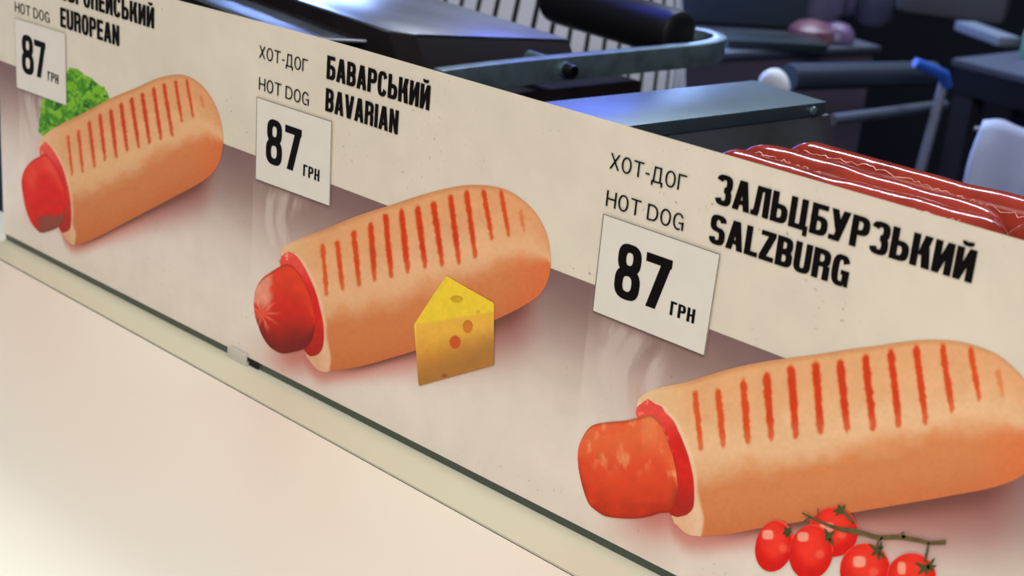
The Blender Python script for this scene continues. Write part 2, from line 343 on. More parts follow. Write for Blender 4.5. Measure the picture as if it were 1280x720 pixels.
sausg = {
 1: ([(28, 227), (29.5, 218), (33.8, 209), (41.3, 200.8), (51.3, 195), (58.8, 192.5), (67.5, 202.5), (75, 217.5), (80, 235), (82, 258)], [(28, 229), (30, 245), (33.8, 262.5), (40, 277.5), (47.5, 287), (53.8, 290.5), (65, 287.5), (75, 282.5), (80.5, 272), (82, 260)]),
 2: ([(318.5, 377), (319.8, 366.5), (323.7, 356), (330.3, 346.7), (339.6, 340.1), (350.1, 333.5), (359.4, 329.6), (368.6, 333.5), (376.5, 342.8), (384.4, 358.6), (391, 377.1), (394.2, 395.5), (395, 408)], [(318.5, 379), (319.8, 392.9), (323.7, 406.1), (330.3, 421.9), (339.6, 433.8), (352.8, 440.9), (366, 439.9), (381.8, 435.1), (391, 424.6), (395, 409)]),
 3: ([(723.3, 569), (724.8, 557.5), (730.6, 544.4), (737.9, 534.2), (748.1, 529.2), (764.2, 526.9), (781.7, 525.4), (796.3, 522.5), (808, 519.6), (816.7, 519), (828.4, 532), (837.1, 554.6), (843, 572), (847.4, 595.5), (848.4, 612)], [(723.3, 572), (724.8, 586.7), (729.2, 607.1), (736.5, 627.6), (746.7, 637.8), (758.4, 644.5), (775.9, 647.1), (796.3, 647.4), (813.8, 644.5), (825.5, 640.7), (837.1, 639.2), (845, 630), (848.4, 614)])}
def sauce_col(k):
    s = buns[k]['s']
    def f(X, Y, t, v):
        n = fbm(X / (6 * s), Y / (6 * s) + k, 3)
        C = mixc(np.array((226, 84, 72.)), np.array((206, 44, 36.)), sst(.1, .4, t)); C = mixc(C, np.array((168, 44, 36.)), sst(.6, .95, t))
        C = mixc(C, np.array((236, 150, 132.)), np.clip((n - .55) * 3.5, 0, 1) * sst(.75, .35, np.abs(v - .35) * 2.2) * sst(.62, .3, t))
        C = mixc(C, np.array((242, 196, 168.)), sst(.975, 1, v) * .6)
        return C * (.94 + .12 * n)[..., None]
    return f
def sausage_col(k):
    s = buns[k]['s']
    def f(X, Y, t, v):
        n = fbm(X / (13 * s) + 4 * k, Y / (13 * s), 4)
        if k == 3:
            C = mixc(np.array((226, 108, 66.)), np.array((216, 78, 46.)), sst(.15, .6, v)); C = mixc(C, np.array((184, 56, 34.)), sst(.62, .98, v))
            C = mixc(C, np.array((236, 150, 104.)), np.clip((fbm(X / 9, Y / 16, 4) - .52) * 3.6, 0, 1) * sst(.65, .35, v))
            C = mixc(C, np.array((204, 70, 40.)), np.clip((n - .5) * 3, 0, 1) * .5)
            C = mixc(C, np.array((232, 142, 96.)), sst(.62, .66, t) * sst(.84, .76, t) * sst(.5, .05, v) * .6)
            C = mixc(C, np.array((150, 60, 40.)), sst(.9, 1, t) * sst(.35, .7, v) * .8)
        elif k == 2:
            C = mixc(np.array((214, 68, 44.)), np.array((198, 48, 36.)), sst(.15, .5, v)); C = mixc(C, np.array((120, 40, 36.)), sst(.5, 1., v + .15 * (t - .5)))
            C = mixc(C, np.array((228, 162, 136.)), sst(.34, .22, t + .12 * (n - .5)) * sst(.0, .06, v) * sst(.62, .36, v) * .85)
            ang = np.arctan2(Y - 392, X - 327); r = np.hypot(X - 327, Y - 392)
            C = mixc(C, np.array((240, 150, 122.)), np.clip(np.sin(ang * 11 + n * 4), 0, 1) ** 2 * sst(30, 10, r) * .75)
            C = mixc(C, np.array((236, 110, 84.)), np.exp(-(r / 9.) ** 2) * .6)
        else:
            C = mixc(np.array((220, 56, 38.)), np.array((208, 30, 20.)), sst(.1, .4, v))
            C = mixc(C, np.array((140, 72, 58.)), sst(.74, .84, v) * sst(.25, .5, t))
            C = mixc(C, np.array((214, 72, 44.)), sst(.35, .0, t) * sst(.5, .9, v) * .7)
            C = mixc(C, np.array((232, 96, 70.)), np.exp(-(((t - .22) / .14) ** 2 + ((v - .3) / .2) ** 2)) * .6)
            C = mixc(C, np.array((232, 104, 84.)), np.exp(-(((t - .68) / .2) ** 2 + ((v - .12) / .1) ** 2)) * .5)
        C = mixc(C, np.array((110, 30, 20.)), np.clip(sst(.04, 0, v) + sst(.965, 1, v), 0, 1) * .35)
        return C * (.94 + .12 * n)[..., None]
    return f
hot = {}
for k in (1, 2, 3):
    b = buns[k]
    o = flat('printed_bun', b['top'], b['bot'], bun_col(k), -.0005, poster, step=1.15 if k > 1 else .95)
    o['label'] = names[k]; hot[k] = o
    # pale rim around the opening
    lf, rt = sauce[k]; s = b['s']
    rim_r = [(x + 7 * s * min(1, .4 + i / 8), y) for i, (x, y) in enumerate(rt)]
    x9, y9 = rt[-1]
    flat('printed_sauce', lf, rt, sauce_col(k), -.0007, o, step=1.1, rows=True)
    flat('printed_sausage', sausg[k][0], sausg[k][1], sausage_col(k), -.0008, o, step=1.1)
# lettuce
def lettuce_col(X, Y, t, v):
    n = fbm(X / 5, Y / 5, 4); m = fbm(X / 12 + 5, Y / 12, 3); q = fbm(X / 2.4, Y / 3.4 + 3, 2)
    C = mixc(np.array((62, 122, 26.)), np.array((122, 172, 42.)), sst(.35, .68, n)); C = mixc(C, np.array((34, 84, 30.)), sst(.58, .74, m))
    C = mixc(C, np.array((150, 196, 92.)), sst(.58, .75, q) * .5); C = mixc(C, np.array((130, 180, 50.)), sst(.08, .0, v) * .8)
    return C
r = random.Random(3)
def jag(pts, a, n=5):
    out = []
    for (x0, y0), (x1, y1) in zip(pts, pts[1:]):
        for i in range(n): t = i / n; out.append((x0 + (x1 - x0) * t, y0 + (y1 - y0) * t + r.uniform(-a, a)))
    return out + [pts[-1]]
flat('printed_lettuce', jag([(48.5, 163), (50, 150), (53, 125), (70, 112), (84, 90), (88, 84.5), (95, 84.5), (101, 88), (105, 93), (115, 98), (122, 103), (131, 109), (134, 114), (137.5, 123)], 1.5),
     [(48.5, 164), (54, 170), (80, 162), (137.5, 126)], lettuce_col, -.0004, poster, step=.9, sm=False)
# cheese
def cheese_col(X, Y, t, v):
    x4, y4 = (X - 480) * 4, (Y - 320) * 4
    ridge = 340 - 62 * (x4 - 157) / 393 - 18 * np.sin(np.clip((x4 - 157) / 393, 0, 1) * 3.14) * 0
    f = sst(-9, 9, y4 - ridge - 6 * (fbm(x4 / 40, y4 * 0, 2) - .5))
    n = fbm(X / 6, Y / 6, 3)
    C = mixc(np.array((232, 198, 62.)), np.array((226, 174, 74.)), f); dn = (y4 - ridge) / 300
    C = mixc(C, np.array((202, 138, 62.)), sst(.1, .8, dn)); C = mixc(C, np.array((160, 112, 60.)), sst(.45, 1.05, dn + .35 * ((x4 - 157) / 393)) * .8)
    for (cx, cy, rx, ry, c) in ((370, 215, 29, 17, (206, 164, 44)), (425, 352, 24, 31, (204, 122, 50)), (362, 430, 27, 32, (196, 88, 44)), (478, 278, 9, 9, (214, 170, 60)), (308, 597, 14, 9, (150, 84, 40))):
        d = np.sqrt(((x4 - cx) / rx) ** 2 + ((y4 - cy) / ry) ** 2)
        C = mixc(C, np.array(c, float), sst(1.12, .9, d)); C = mixc(C, np.array((150, 80, 34.)), sst(.25, 0, np.abs(d - .95)) * (y4 < cy) * .45)
    C = mixc(C, np.array((242, 218, 110.)), sst(.04, 0, t) * .6)
    return C * (.96 + .08 * n)[..., None]
flat('printed_cheese', [(519.3, 405), (540, 373), (559.5, 344.3), (590, 362), (617.5, 377.5), (619, 380)], [(519.3, 406), (521.8, 440), (524.5, 481), (527.5, 481.3), (560, 472), (590, 464), (619, 455.8)], cheese_col, -.0009, poster, step=.9, sm=False)
# tomatoes
tom = [(1043, 664, 31, 31, 8, (-8, -6, 9, 6)), (969.5, 681.5, 23.5, 32.5, 14, (-8, -14, 7, 6)), (1015.5, 689, 27.5, 34.5, 10, (-10, -19, 7, 6)), (1083, 711, 31.5, 33, 5, (-7, -10, 8, 7)), (1141, 721, 31, 31, 0, (-12, -12, 5, 8))]
for i, (cx, cy, rx, ry, tl, hl) in enumerate(tom):
    a = np.radians(tl); th = np.linspace(np.pi, 0, 30)
    ax_ = np.hypot(rx * np.cos(a), ry * np.sin(a)); xs_ = cx + ax_ * np.cos(th)
    def yy(x, sg):
        u = (x - cx); A = (np.sin(a) / rx) ** 2 + (np.cos(a) / ry) ** 2; B = 2 * u * np.sin(a) * np.cos(a) * (1 / rx ** 2 - 1 / ry ** 2); Cc = u * u * ((np.cos(a) / rx) ** 2 + (np.sin(a) / ry) ** 2) - 1
        return cy + (-B + sg * np.sqrt(np.maximum(B * B - 4 * A * Cc, 0))) / (2 * A)
    top = [(x, yy(x, -1)) for x in xs_]; bot = [(x, yy(x, 1)) for x in xs_]
    def tc(X, Y, t, v, cx=cx, cy=cy, rx=rx, ry=ry, hl=hl, i=i):
        d = np.sqrt(((X - cx) / rx) ** 2 + ((Y - cy) / ry) ** 2); n = fbm(X / 8, Y / 8 + i, 3)
        C = mixc(np.array((232, 62, 46.)), np.array((206, 32, 26.)), sst(.3, 1.0, d + .35 * (Y - cy) / ry)); C = mixc(C, np.array((240, 120, 96.)), sst(.93, 1.0, d) * (Y < cy) * .6)
        h = np.maximum(np.abs(X - cx - hl[0]) / hl[2], np.abs(Y - cy - hl[1]) / hl[3]) * .5 + .5 * np.hypot((X - cx - hl[0]) / hl[2], (Y - cy - hl[1]) / hl[3])
        C = mixc(C, np.array((246, 178, 152.)), sst(1.2, .8, h) * .85)
        h = np.hypot((X - cx - 11) / 6, (Y - cy - 3) / 6); C = mixc(C, np.array((240, 120, 96.)), sst(1.3, .5, h) * .55)
        return C * (.96 + .08 * n)[..., None]
    o = flat('printed_tomato', top, bot, tc, -.0010 - .00005 * i, poster, step=1.1)
def ribbon(mb, pts, wd, y):
    P = cr([tuple(map(float, p)) for p in pts], 5); n = len(P)
    if not hasattr(wd, '__len__'): wd = [wd] * len(pts)
    ws = np.interp(np.linspace(0, 1, n), np.linspace(0, 1, len(wd)), wd)
    T = np.gradient(P, axis=0); T /= np.linalg.norm(T, axis=1)[:, None] + 1e-9; N = np.stack([-T[:, 1], T[:, 0]], 1)
    A = P + N * ws[:, None] / 2; B = P - N * ws[:, None] / 2
    ax_, az = to_plane(A[:, 0], A[:, 1]); bx, bz = to_plane(B[:, 0], B[:, 1])
    mb.add([(x, y, z) for x, z in zip(ax_, az)] + [(x, y, z) for x, z in zip(bx, bz)], [(i, i + 1, n + i + 1, n + i) for i in range(n - 1)])
Q = lambda *p: [(900 + a / 4, 600 + b / 4) for a, b in p]
vine = MB(); yv = -.0014
ribbon(vine, Q((420, 158), (470, 185), (560, 225), (620, 242), (680, 250), (740, 265), (800, 281), (900, 280), (1000, 295), (1060, 308), (1138, 305)), [2, 3, 4, 5.5, 7.5, 5.5, 6, 6, 5.5, 5, 6], yv)
ribbon(vine, Q((680, 215), (650, 180), (625, 152)), [3, 4, 5], yv)
ribbon(vine, Q((400, 222), (430, 200), (460, 182)), [2, 2], yv)
ribbon(vine, Q((498, 135), (500, 160), (495, 185)), [1.2, 2], yv)
ribbon(vine, Q((822, 280), (800, 305), (795, 330)), [2.5, 3], yv)
ribbon(vine, Q((1052, 308), (1045, 350), (1032, 405)), [3, 3.5], yv)
ribbon(vine, Q((920, 255), (925, 270), (930, 285)), [4, 5], yv)
vine.build('printed_vine_stem', mat('printed_stem_ink', (104, 88, 52), .5, noise_amt=.6, nscale=300, dark=(62, 50, 30), spec=.2), poster)
cal = MB()
for cx, cy, arms in ((345, 252, [(-15, -22), (15, -20), (20, 5), (-5, 30), (5, 24), (-22, 12)]), (610, 145, [(-38, 8), (-10, -28), (22, -26), (-22, 30), (14, 22)]), (550, 272, [(-20, -35), (30, -22), (-15, 30), (22, 50), (5, 38)]), (795, 345, [(-42, -32), (22, -42), (-28, 28), (36, 48), (8, 52), (30, -20)]), (1030, 432, [(-45, -25), (52, -48), (-30, 34), (48, 20), (10, 38), (60, -10)])):
    for dx, dy in arms: ribbon(cal, Q((cx, cy), (cx + dx * .6 + 3, cy + dy * .5), (cx + dx, cy + dy)), [5.5, 4, 1], yv - .00005)
    ribbon(cal, Q((cx - 14, cy), (cx, cy + 2), (cx + 14, cy)), [6, 8, 6], yv - .0001)
cal.build('printed_calyx', mat('printed_calyx_ink', (78, 82, 44), .5, noise_amt=.6, nscale=300, dark=(46, 46, 24), spec=.2), poster)

# ---------------------------------------------------------------- lettering
class G:
    """glyph outlines on a cap height of 1"""
    def __init__(s, st, h, w, p=2.6): s.st, s.h, s.w, s.p = st, h, w, p
    def bar(s, x0, y0, x1, y1): return [[(x0, y0), (x1, y0), (x1, y1), (x0, y1)]]
    def diag(s, xb, xt, wd, y0=0., y1=1.): return [[(xb, y0), (xb + wd, y0), (xt + wd, y1), (xt, y1)]]
    def ring(s, x0, y0, x1, y1, a0, a1, sx=None, sy=None, n=22):
        sx = sx or s.st; sy = sy or s.h; cx, cy = (x0 + x1) / 2, (y0 + y1) / 2; out = []; P = []
        for i in range(n + 1):
            a = math.radians(a0 + (a1 - a0) * i / n); c, d = math.cos(a), math.sin(a)
            k = (abs(c) ** s.p + abs(d) ** s.p) ** (-1 / s.p)
            P.append(((cx + (x1 - x0) / 2 * c * k, cy + (y1 - y0) / 2 * d * k), (cx + ((x1 - x0) / 2 - sx) * c * k, cy + ((y1 - y0) / 2 - sy) * d * k)))
        for (a, b), (c, d) in zip(P, P[1:]): out.append([a, c, d, b])
        return out
    def dsh(s, y0, y1, w=None):
        w = w or s.w; m = w * .45
        return s.bar(s.st * .5, y0, m, y0 + s.h) + s.bar(s.st * .5, y1 - s.h, m, y1) + s.ring(2 * m - w, y0, w, y1, -90, 90)
    def get(s, ch):
        st, h, w = s.st, s.h, s.w; B, D, Rg = s.bar, s.diag, s.ring; V = B(0, 0, st, 1); V2 = B(w - st, 0, w, 1)
        aw = w * 1.08
        if ch in 'EЕ': e = w * .86; return V + B(0, 0, e, h) + B(0, 1 - h, e, 1) + B(0, .5 - h / 2, e * .94, .5 + h / 2), e
        if ch == 'U': return B(0, .3, st, 1) + B(w - st, .3, w, 1) + Rg(0, -.01, w, .61, 180, 360), w
        if ch == 'R': return V + s.dsh(.42, 1) + B(w - st, 0, w, .47), w * 1.02
        if ch in 'OО': return Rg(0, -.015, w, 1.015, 0, 360, n=44), w
        if ch in 'PР': return V + s.dsh(.40, 1), w
        if ch in 'AА': return D(0, aw / 2 - st * .62, st * 1.02) + D(aw - st * 1.02, aw / 2 - st * .40, st * 1.02) + B(aw * .2, .2, aw * .8, .2 + h * .9), aw
        if ch in 'N': return V + V2 + D(w - st * .97, st * .12, st * .85), w
        if ch in 'ИЙ':
            g = V + V2 + D(st * .12, w - st * .97, st * .85)
            if ch == 'Й': g += Rg(w * .2, 1.06, w * .8, 1.34, 180, 360, st * .6, h * .75)
            return g, w
        if ch == 'V': return D(aw / 2 - st * .62, 0, st * 1.02) + D(aw / 2 - st * .40, aw - st * 1.02, st * 1.02), aw
        if ch == 'I': return V, st
        if ch in 'BВ': return V + s.dsh(.44, 1, w * .96) + s.dsh(0, .57), w
        if ch == 'S': return Rg(0, .44, w, 1.015, 15, 270) + Rg(0, -.015, w, .585, -165, 90), w
        if ch == 'З': return Rg(0, .44, w, 1.015, -90, 160) + Rg(0, -.015, w, .585, -160, 90), w
        if ch == 'L': e = w * .82; return V + B(0, 0, e, h), e
        if ch == 'Z': e = w * .9; return B(0, 0, e, h) + B(0, 1 - h, e, 1) + D(0, e - st * 1.15, st * 1.15, h * .9, 1 - h * .9), e
        if ch == 'G': return Rg(0, -.015, w, 1.015, 32, 300, n=36) + B(w - st, .05, w, .52) + B(w * .52, .38, w, .38 + h * .9) + B(w - st * .55, 0, w, .1), w
        if ch == 'Б': return V + B(0, 1 - h, w * .93, 1) + s.dsh(0, .62), w
        if ch in 'СC': return Rg(0, -.015, w, 1.015, 30, 330, n=40), w
        if ch == 'Є': return Rg(0, -.015, w, 1.015, 30, 330, n=40) + B(.05, .5 - h / 2, w * .75, .5 + h / 2), w
        if ch == 'Ь': return V + s.dsh(0, .62), w
        if ch == 'К': return V + D(st * .9, w - st * 1.05, st * 1.1, .38, 1) + D(w - st * 1.0, st * 1.25, st * 1.15, 0, .66), w * 1.05
        if ch == 'Л': return B(w - st + .03, 0, w + .03, 1) + B(w * .25, 1 - h, w + .03, 1) + D(.06, w * .22, st * .95, .08, 1) + B(-.02, 0, .14, h) + D(.02, .07, st, 0, .25), w + .03
        if ch == 'Ц': return V + V2 + B(0, 0, w + .06, h) + B(w - .07, -.17, w + .08, h), w + .08
        if ch == 'У': return D(.13, w - st + .03, st * 1.05, 0, 1) + D(w * .34, 0, st * 1.05, .32, 1) + B(0, 0, .2, h), w + .05
        if ch == 'П': return V + V2 + B(0, 1 - h, w, 1), w
        if ch == 'Г': e = w * .82; return V + B(0, 1 - h, e, 1), e
        if ch in 'HН': return V + V2 + B(0, .5 - h / 2, w, .5 + h / 2), w
        if ch == 'Х': return D(0, w - st * 1.1, st * 1.1) + D(w - st * 1.1, 0, st * 1.1), w
        if ch in 'TТ': return B(w / 2 - st / 2, 0, w / 2 + st / 2, 1) + B(0, 1 - h, w, 1), w
        if ch == 'D': return V + s.dsh(0, 1, w * 1.05), w * 1.05
        if ch == 'Д': return B(w - st - .04, 0, w - .04, 1) + B(w * .22, 1 - h, w - .04, 1) + D(.08, w * .2, st) + B(0, 0, w + .08, h) + B(0, -.2, st, h) + B(w + .08 - st, -.2, w + .08, h), w + .08
        if ch == '-': return B(0, .34, w * .42, .34 + h), w * .42
        if ch == '8': return Rg(w * .04, .47, w * .96, 1.015, 0, 360, n=36) + Rg(0, -.015, w, .58, 0, 360, n=36), w
        if ch == '7': return B(0, 1 - h * 1.1, w, 1) + D(w * .17, w - st * 1.15, st * 1.15, 0, 1 - h * .5), w
        return [], w * .55
bold = G(.216, .162, .57, 2.9); light = G(.12, .105, .66, 2.2); digit = G(.185, .155, .56, 2.7)
def lettering(text, x0, x1, z0, cap, font, parent, y=-.0006, gap=.075, kern=None):
    items = []; x = 0
    for ch in text:
        if ch == ' ': x += font.w * .42; continue
        g, wd = font.get(ch); items.append((g, x)); x += wd + gap
    x -= gap; sx = (x1 - x0) / x; m = MB()
    for g, dx in items:
        for pi, poly in enumerate(g):
            m.add([(x0 + (px + dx) * sx, y - pi * 1.2e-6, z0 + py * cap) for px, py in poly], [tuple(range(len(poly)))])
    me = bpy.data.meshes.new('lettering'); me.from_pydata(m.v, [], m.f)
    return link('lettering', me, parent, BLACK)
mm = .001
# heading pairs; x0, x1 and baseline measured on the strip in millimetres
for txt, x0, x1, z0, cap, f, gp in (
    ('ХОТ-ДОГ', -1, 41, 20.5, 7.0, light, .13), ('HOT DOG', -1.0, 40.6, 2.1, 6.6, light, .13), ('ЄВРОПЕЙСЬКИЙ', 54, 153.6, 19.6, 12.3, bold, .06), ('EUROPEAN', 53, 118, 2.3, 12.3, bold, .055),
    ('ХОТ-ДОГ', 251.2, 292, 22.0, 6.9, light, .13), ('HOT DOG', 251.7, 294.1, 4.4, 7.0, light, .13), ('БАВАРСЬКИЙ', 307.2, 384.3, 22.1, 12.4, bold, .055), ('BAVARIAN', 307.3, 363.1, 4.9, 12.3, bold, .055),
    ('ХОТ-ДОГ', 499.3, 541.6, 21.6, 7.2, light, .13), ('HOT DOG', 499.5, 542.9, 4.2, 7.4, light, .13), ('ЗАЛЬЦБУРЗЬКИЙ', 556.9, 675.3, 21.0, 12.8, bold, .055), ('SALZBURG', 556.5, 624.7, 3.5, 12.6, bold, .055)):
    lettering(txt, x0 * mm, x1 * mm, z0 * mm, cap * mm, f, poster, gap=gp)
# price stickers
for i, (pts, d8, d7, gr) in enumerate((
    (((20, 22), (83.3, 41.3), (85, 131.8), (23, 109.3)), (7.2, 22.0, -36.0, 25.2), (22.6, 36.3, -35.6, 24.2), (38.3, 51.0, -35.3, 6.2)),
    (((323, 120.5), (417, 151.3), (414.2, 257.8), (321.3, 223.6)), (260.4, 274.4, -34.4, 24.9), (276.2, 290.2, -34.0, 24.4), (292.4, 306.0, -34.5, 6.6)),
    (((756.3, 266.3), (902.5, 317), (882.5, 444.5), (742.5, 388.3)), (509.8, 524.2, -35.0, 25.4), (525.9, 540.3, -34.6, 24.7), (541.9, 555.4, -34.6, 6.6)))):
    P = [aty(*p) for p in pts]
    F = [(p[0], -.0012, p[2]) for p in P]; Bk = [(p[0], -.00095, p[2]) for p in P]
    lab = ['white price sticker reading 87 beside the printed lettuce, leftmost on the poster', 'white price sticker reading 87 beside the BAVARIAN heading, above the middle printed hot dog', 'white price sticker reading 87 left of the SALZBURG heading, nearest to the viewer'][i]
    st = MB().prism(F, Bk).build('price_sticker', STICK); tag(st, lab, 'sticker', 'price stickers on the poster')
    me = bpy.data.meshes.new('outline'); v = []; c = sum((np.array(p) for p in F)) / 4
    for p in F:
        a = np.array(p); d = (c - a) / np.linalg.norm(c - a); v += [(a[0], -.00125, a[2]), (a[0] + np.sign(d[0]) * .00042, -.00125, a[2] + np.sign(d[2]) * .00042)]
    me.from_pydata(v, [], [(2 * k, 2 * ((k + 1) % 4), 2 * ((k + 1) % 4) + 1, 2 * k + 1) for k in range(4)])
    link('outline', me, st, LINE if i else mat('faint_outline', (176, 164, 148), .6))
    for (a, b_, z0, cap), ch, f in ((d8, '8', digit), (d7, '7', digit), (gr, 'ГРН', bold)):
        lettering(ch, a * mm, b_ * mm, z0 * mm, cap * mm, f, st, y=-.00128, gap=.10).name = 'lettering'

# ---------------------------------------------------------------- clip under the glass
clip = MB(); cx0, cx1 = .2318, .2496
clip.box(cx0, -.0026, -.1600, cx1, -.0014, -.1545); clip.box(cx0, -.0026, ZC + .0001, cx1, .0085, -.1598)
clip.box(cx0, .0070, -.1600, cx1, .0085, -.1500)
tag(clip.build('glass_clip', mat('translucent_white_plastic', (214, 206, 190), .35, trans=.15), bevel=.0004), 'small white plastic clip gripping the bottom edge of the glass under the middle hot dog', 'clip')
tag(MB().box(.2500, -.0007, -.1610, .2585, -.0003, -.1569).build('glass_edge_strip', mat('flat_black', (14, 12, 12), .7)), 'short black strip on the glass edge right of the white clip', 'pad')  # thin near-black strip on the glass edge, right of the clip

# ---------------------------------------------------------------- kitchen side: work counter
prep = tag(empty('prep_counter', (.3, .4, -1.06)), 'dark steel work counter behind the glass carrying the grill and the sausages', 'counter')
world_child(MB().box(-.9, .031, -.20, 1.5, .545, -.165).build('worktop', steel_dim, bevel=.001), prep)
world_child(MB().box(-.88, .05, -1.06, 1.48, .53, -.201).build('body', navy), prep)

# ---------------------------------------------------------------- steel box with lip
A_ = np.array([.0234, .163, 0]); A_ /= np.linalg.norm(A_); B_ = np.array([A_[1], -A_[0], 0])   # A_ away, B_ to the right
c_nr = atz(1034, 127, 0); c_bl = atz(945, 102, 0)
wbox = .062; lb = .30
def quad(o, a0, a1, b0, b1, z): return [tuple(o + A_ * a + B_ * b + np.array([0, 0, z])) for a, b in ((a0, b0), (a0, b1), (a1, b1), (a1, b0))]
boxr = tag(empty('steel_box', tuple(c_nr + np.array([0, 0, -.165])) , 0), 'long blue-lit stainless steel box with a screw on its lip, behind the sausages', 'box')
lid = MB().prism(quad(c_nr, -lb, 0, -wbox, 0, 0), quad(c_nr, -lb, 0, -wbox, 0, -.0085))
world_child(lid.build('lid', steel, bevel=.0008), boxr)
body = MB().prism(quad(c_nr, -lb, -.004, -wbox + .002, -.0012, -.0086), quad(c_nr, -lb, .070, -wbox + .002, -.0012, -.164))
world_child(body.build('body', mat('dull_box_steel', (96, 100, 104), .42, .35, .5, 22, dark=(66, 58, 58))), boxr)
flange = MB().prism(quad(c_nr, -.0038, .0055, -.03, -.0006, -.009), quad(c_nr, .048, .0575, -.03, -.0006, -.12))
world_child(flange.build('end_flange', mat('flange_grey', (74, 70, 78), .5, .3), bevel=.0006), boxr)
sc = c_nr + A_ * -.013 + B_ * .0002 + np.array([0, 0, -.0048])
scm = MB().tube([sc, sc + B_ * .0016, sc + B_ * .0024], [.0030, .0027, .0010], 14)
world_child(scm.build('screw', steel_bar, sm=True), boxr)

# ---------------------------------------------------------------- contact grill with lids, bar and grip
grill = tag(empty('contact_grill', (.05, .33, -.165)), 'contact grill with a blue-lit steel lid, black body and U-shaped steel handle bar', 'grill')
def gc(o): return world_child(o, grill)
P1 = atz(508, 43, 0); P2 = P1 + A_ * .172 + np.array([0, 0, -.0155]); P2 = atz(712, 49, -.0155)
dB = np.array([-.985, .10, 0.]); dB = -B_
Lw = .36
def sub(p, q): return np.array(p) + np.array(q)
top = [P1 + A_ * -.0, P2, P2 + dB * Lw, P1 + dB * Lw]
n_cut = [P1 + dB * .016 - A_ * .004, P1 + A_ * .008, P2, P2 + dB * Lw, P1 + dB * Lw - A_ * .004]
gc(MB().prism([tuple(p) for p in n_cut], [tuple(p - np.array([0, 0, .0018])) for p in n_cut]).build('lid', steel_lid, bevel=.0006))
un = [p + np.array([0, 0, -.0019]) for p in n_cut]; lo_ = [p + np.array([0, 0, -.030]) + B_ * .020 for p in n_cut]
P2b = atz(737, 65, -.03)
gc(MB().prism([tuple(p) for p in un], [tuple(p) for p in lo_]).build('upper_plate', black_enamel, bevel=.0008))
bb = P1 + np.array([0, 0, -.033])
gc(MB().prism(quad(P1, .002, .20, -.36, .030, -.040), quad(P1, .002, .20, -.36, .030, -.120)).build('lower_plate', black_enamel, bevel=.001))
gc(MB().prism(quad(P1, .004, .24, -.30, .085, -.062), quad(P1, .004, .24, -.30, .085, -.164)).build('base', black_plastic, bevel=.001))
zb = -.015
def bpt(px, py): return atz(px, py, zb)
path = [bpt(*q) for q in ((548, 86.5), (600, 80), (650, 74.5), (700, 69.5), (750, 65), (800, 60.5), (840, 57), (868, 54.5), (886, 52), (896, 49.5), (900, 46.5), (899.5, 44), (894, 41), (886, 38.5), (877, 36.5), (868, 35))]
path = [np.array(p) for p in cr([tuple(p[:2]) for p in path], 4)]
path = [np.array([p[0], p[1], zb]) for p in path]
bar = MB(); n = len(path); vs = []
for i, p in enumerate(path):
    d = path[min(i + 1, n - 1)] - path[max(i - 1, 0)]; d /= np.linalg.norm(d); nn = np.array([d[1], -d[0], 0])
    hgt = .0178
    for a, z in ((.0052, 0), (-.0052, 0), (-.0052, -hgt), (.0052, -hgt)): vs.append(p + nn * a * 1.0 + np.array([0, 0, z]))
fs = [(4 * i + k, 4 * i + (k + 1) % 4, 4 * i + 4 + (k + 1) % 4, 4 * i + 4 + k) for i in range(n - 1) for k in range(4)] + [(3, 2, 1, 0), (4 * n - 4, 4 * n - 3, 4 * n - 2, 4 * n - 1)]
bar.add(vs, fs); hb = gc(bar.build('handle_bar', steel_bar, bevel=.0007))
b0 = aty(711, 88, 0); 
bl = atz(711, 88, zb - .0085)
bo = MB().tube([bl - B_ * .004, bl + B_ * .0045, bl + B_ * .0060, bl + B_ * .0060, bl + B_ * .0050], [.0050, .0050, .0044, .0028, .0026], 16); gc(bo.build('bolt', mat('dark_bolt', (40, 44, 46), .4, .8), sm=True))
arm = MB().tube([tuple(bl - B_ * .002), tuple(bl - B_ * .045)], .0055, 14); gc(arm.build('bracket_pin', steel_bar, sm=True))
e1 = atz(868, 27, zb) ; e2 = e1 + dB * .30 + np.array([0, 0, .0])
e1b = atz(853, 38, zb)
grip = MB().tube([e1b + dB * t + np.array([0, 0, -.004]) for t in (0, .001, .003, .01, .05, .1, .150, .158, .160, .161)], [.011, .0165, .0190, .0202, .0202, .0202, .0202, .0192, .017, .011], 28)
gc(grip.build('grip', black_plastic, sm=True))
lnk = MB().tube([path[-1] + np.array([0, 0, -.004]), e1b + dB * .01 + np.array([0, 0, -.004])], .0045, 12); gc(lnk.build('grip_axle', steel_bar, sm=True))
# second, nearer lid
g2 = tag(empty('small_grill', (-.05, .15, -.165)), 'nearer blue-lit steel lid cut off by the poster edge, left of the larger grill', 'grill')
Q1 = atz(474, 51, -.012)
pl = [tuple(p) for p in (Q1, Q1 + dB * .40, Q1 + dB * .40 - A_ * .045, Q1 + dB * .030 - A_ * .045 - np.array([0, 0, .001]))]
world_child(MB().prism(pl, [tuple(np.array(p) - np.array([0, 0, .0025])) for p in pl]).build('lid', steel_lid, bevel=.0007), g2)
world_child(MB().prism(quad(Q1, -.043, -.014, -.34, -.028, -.0028), quad(Q1, -.043, -.014, -.34, -.028, -.152)).build('body', black_enamel, bevel=.001), g2)

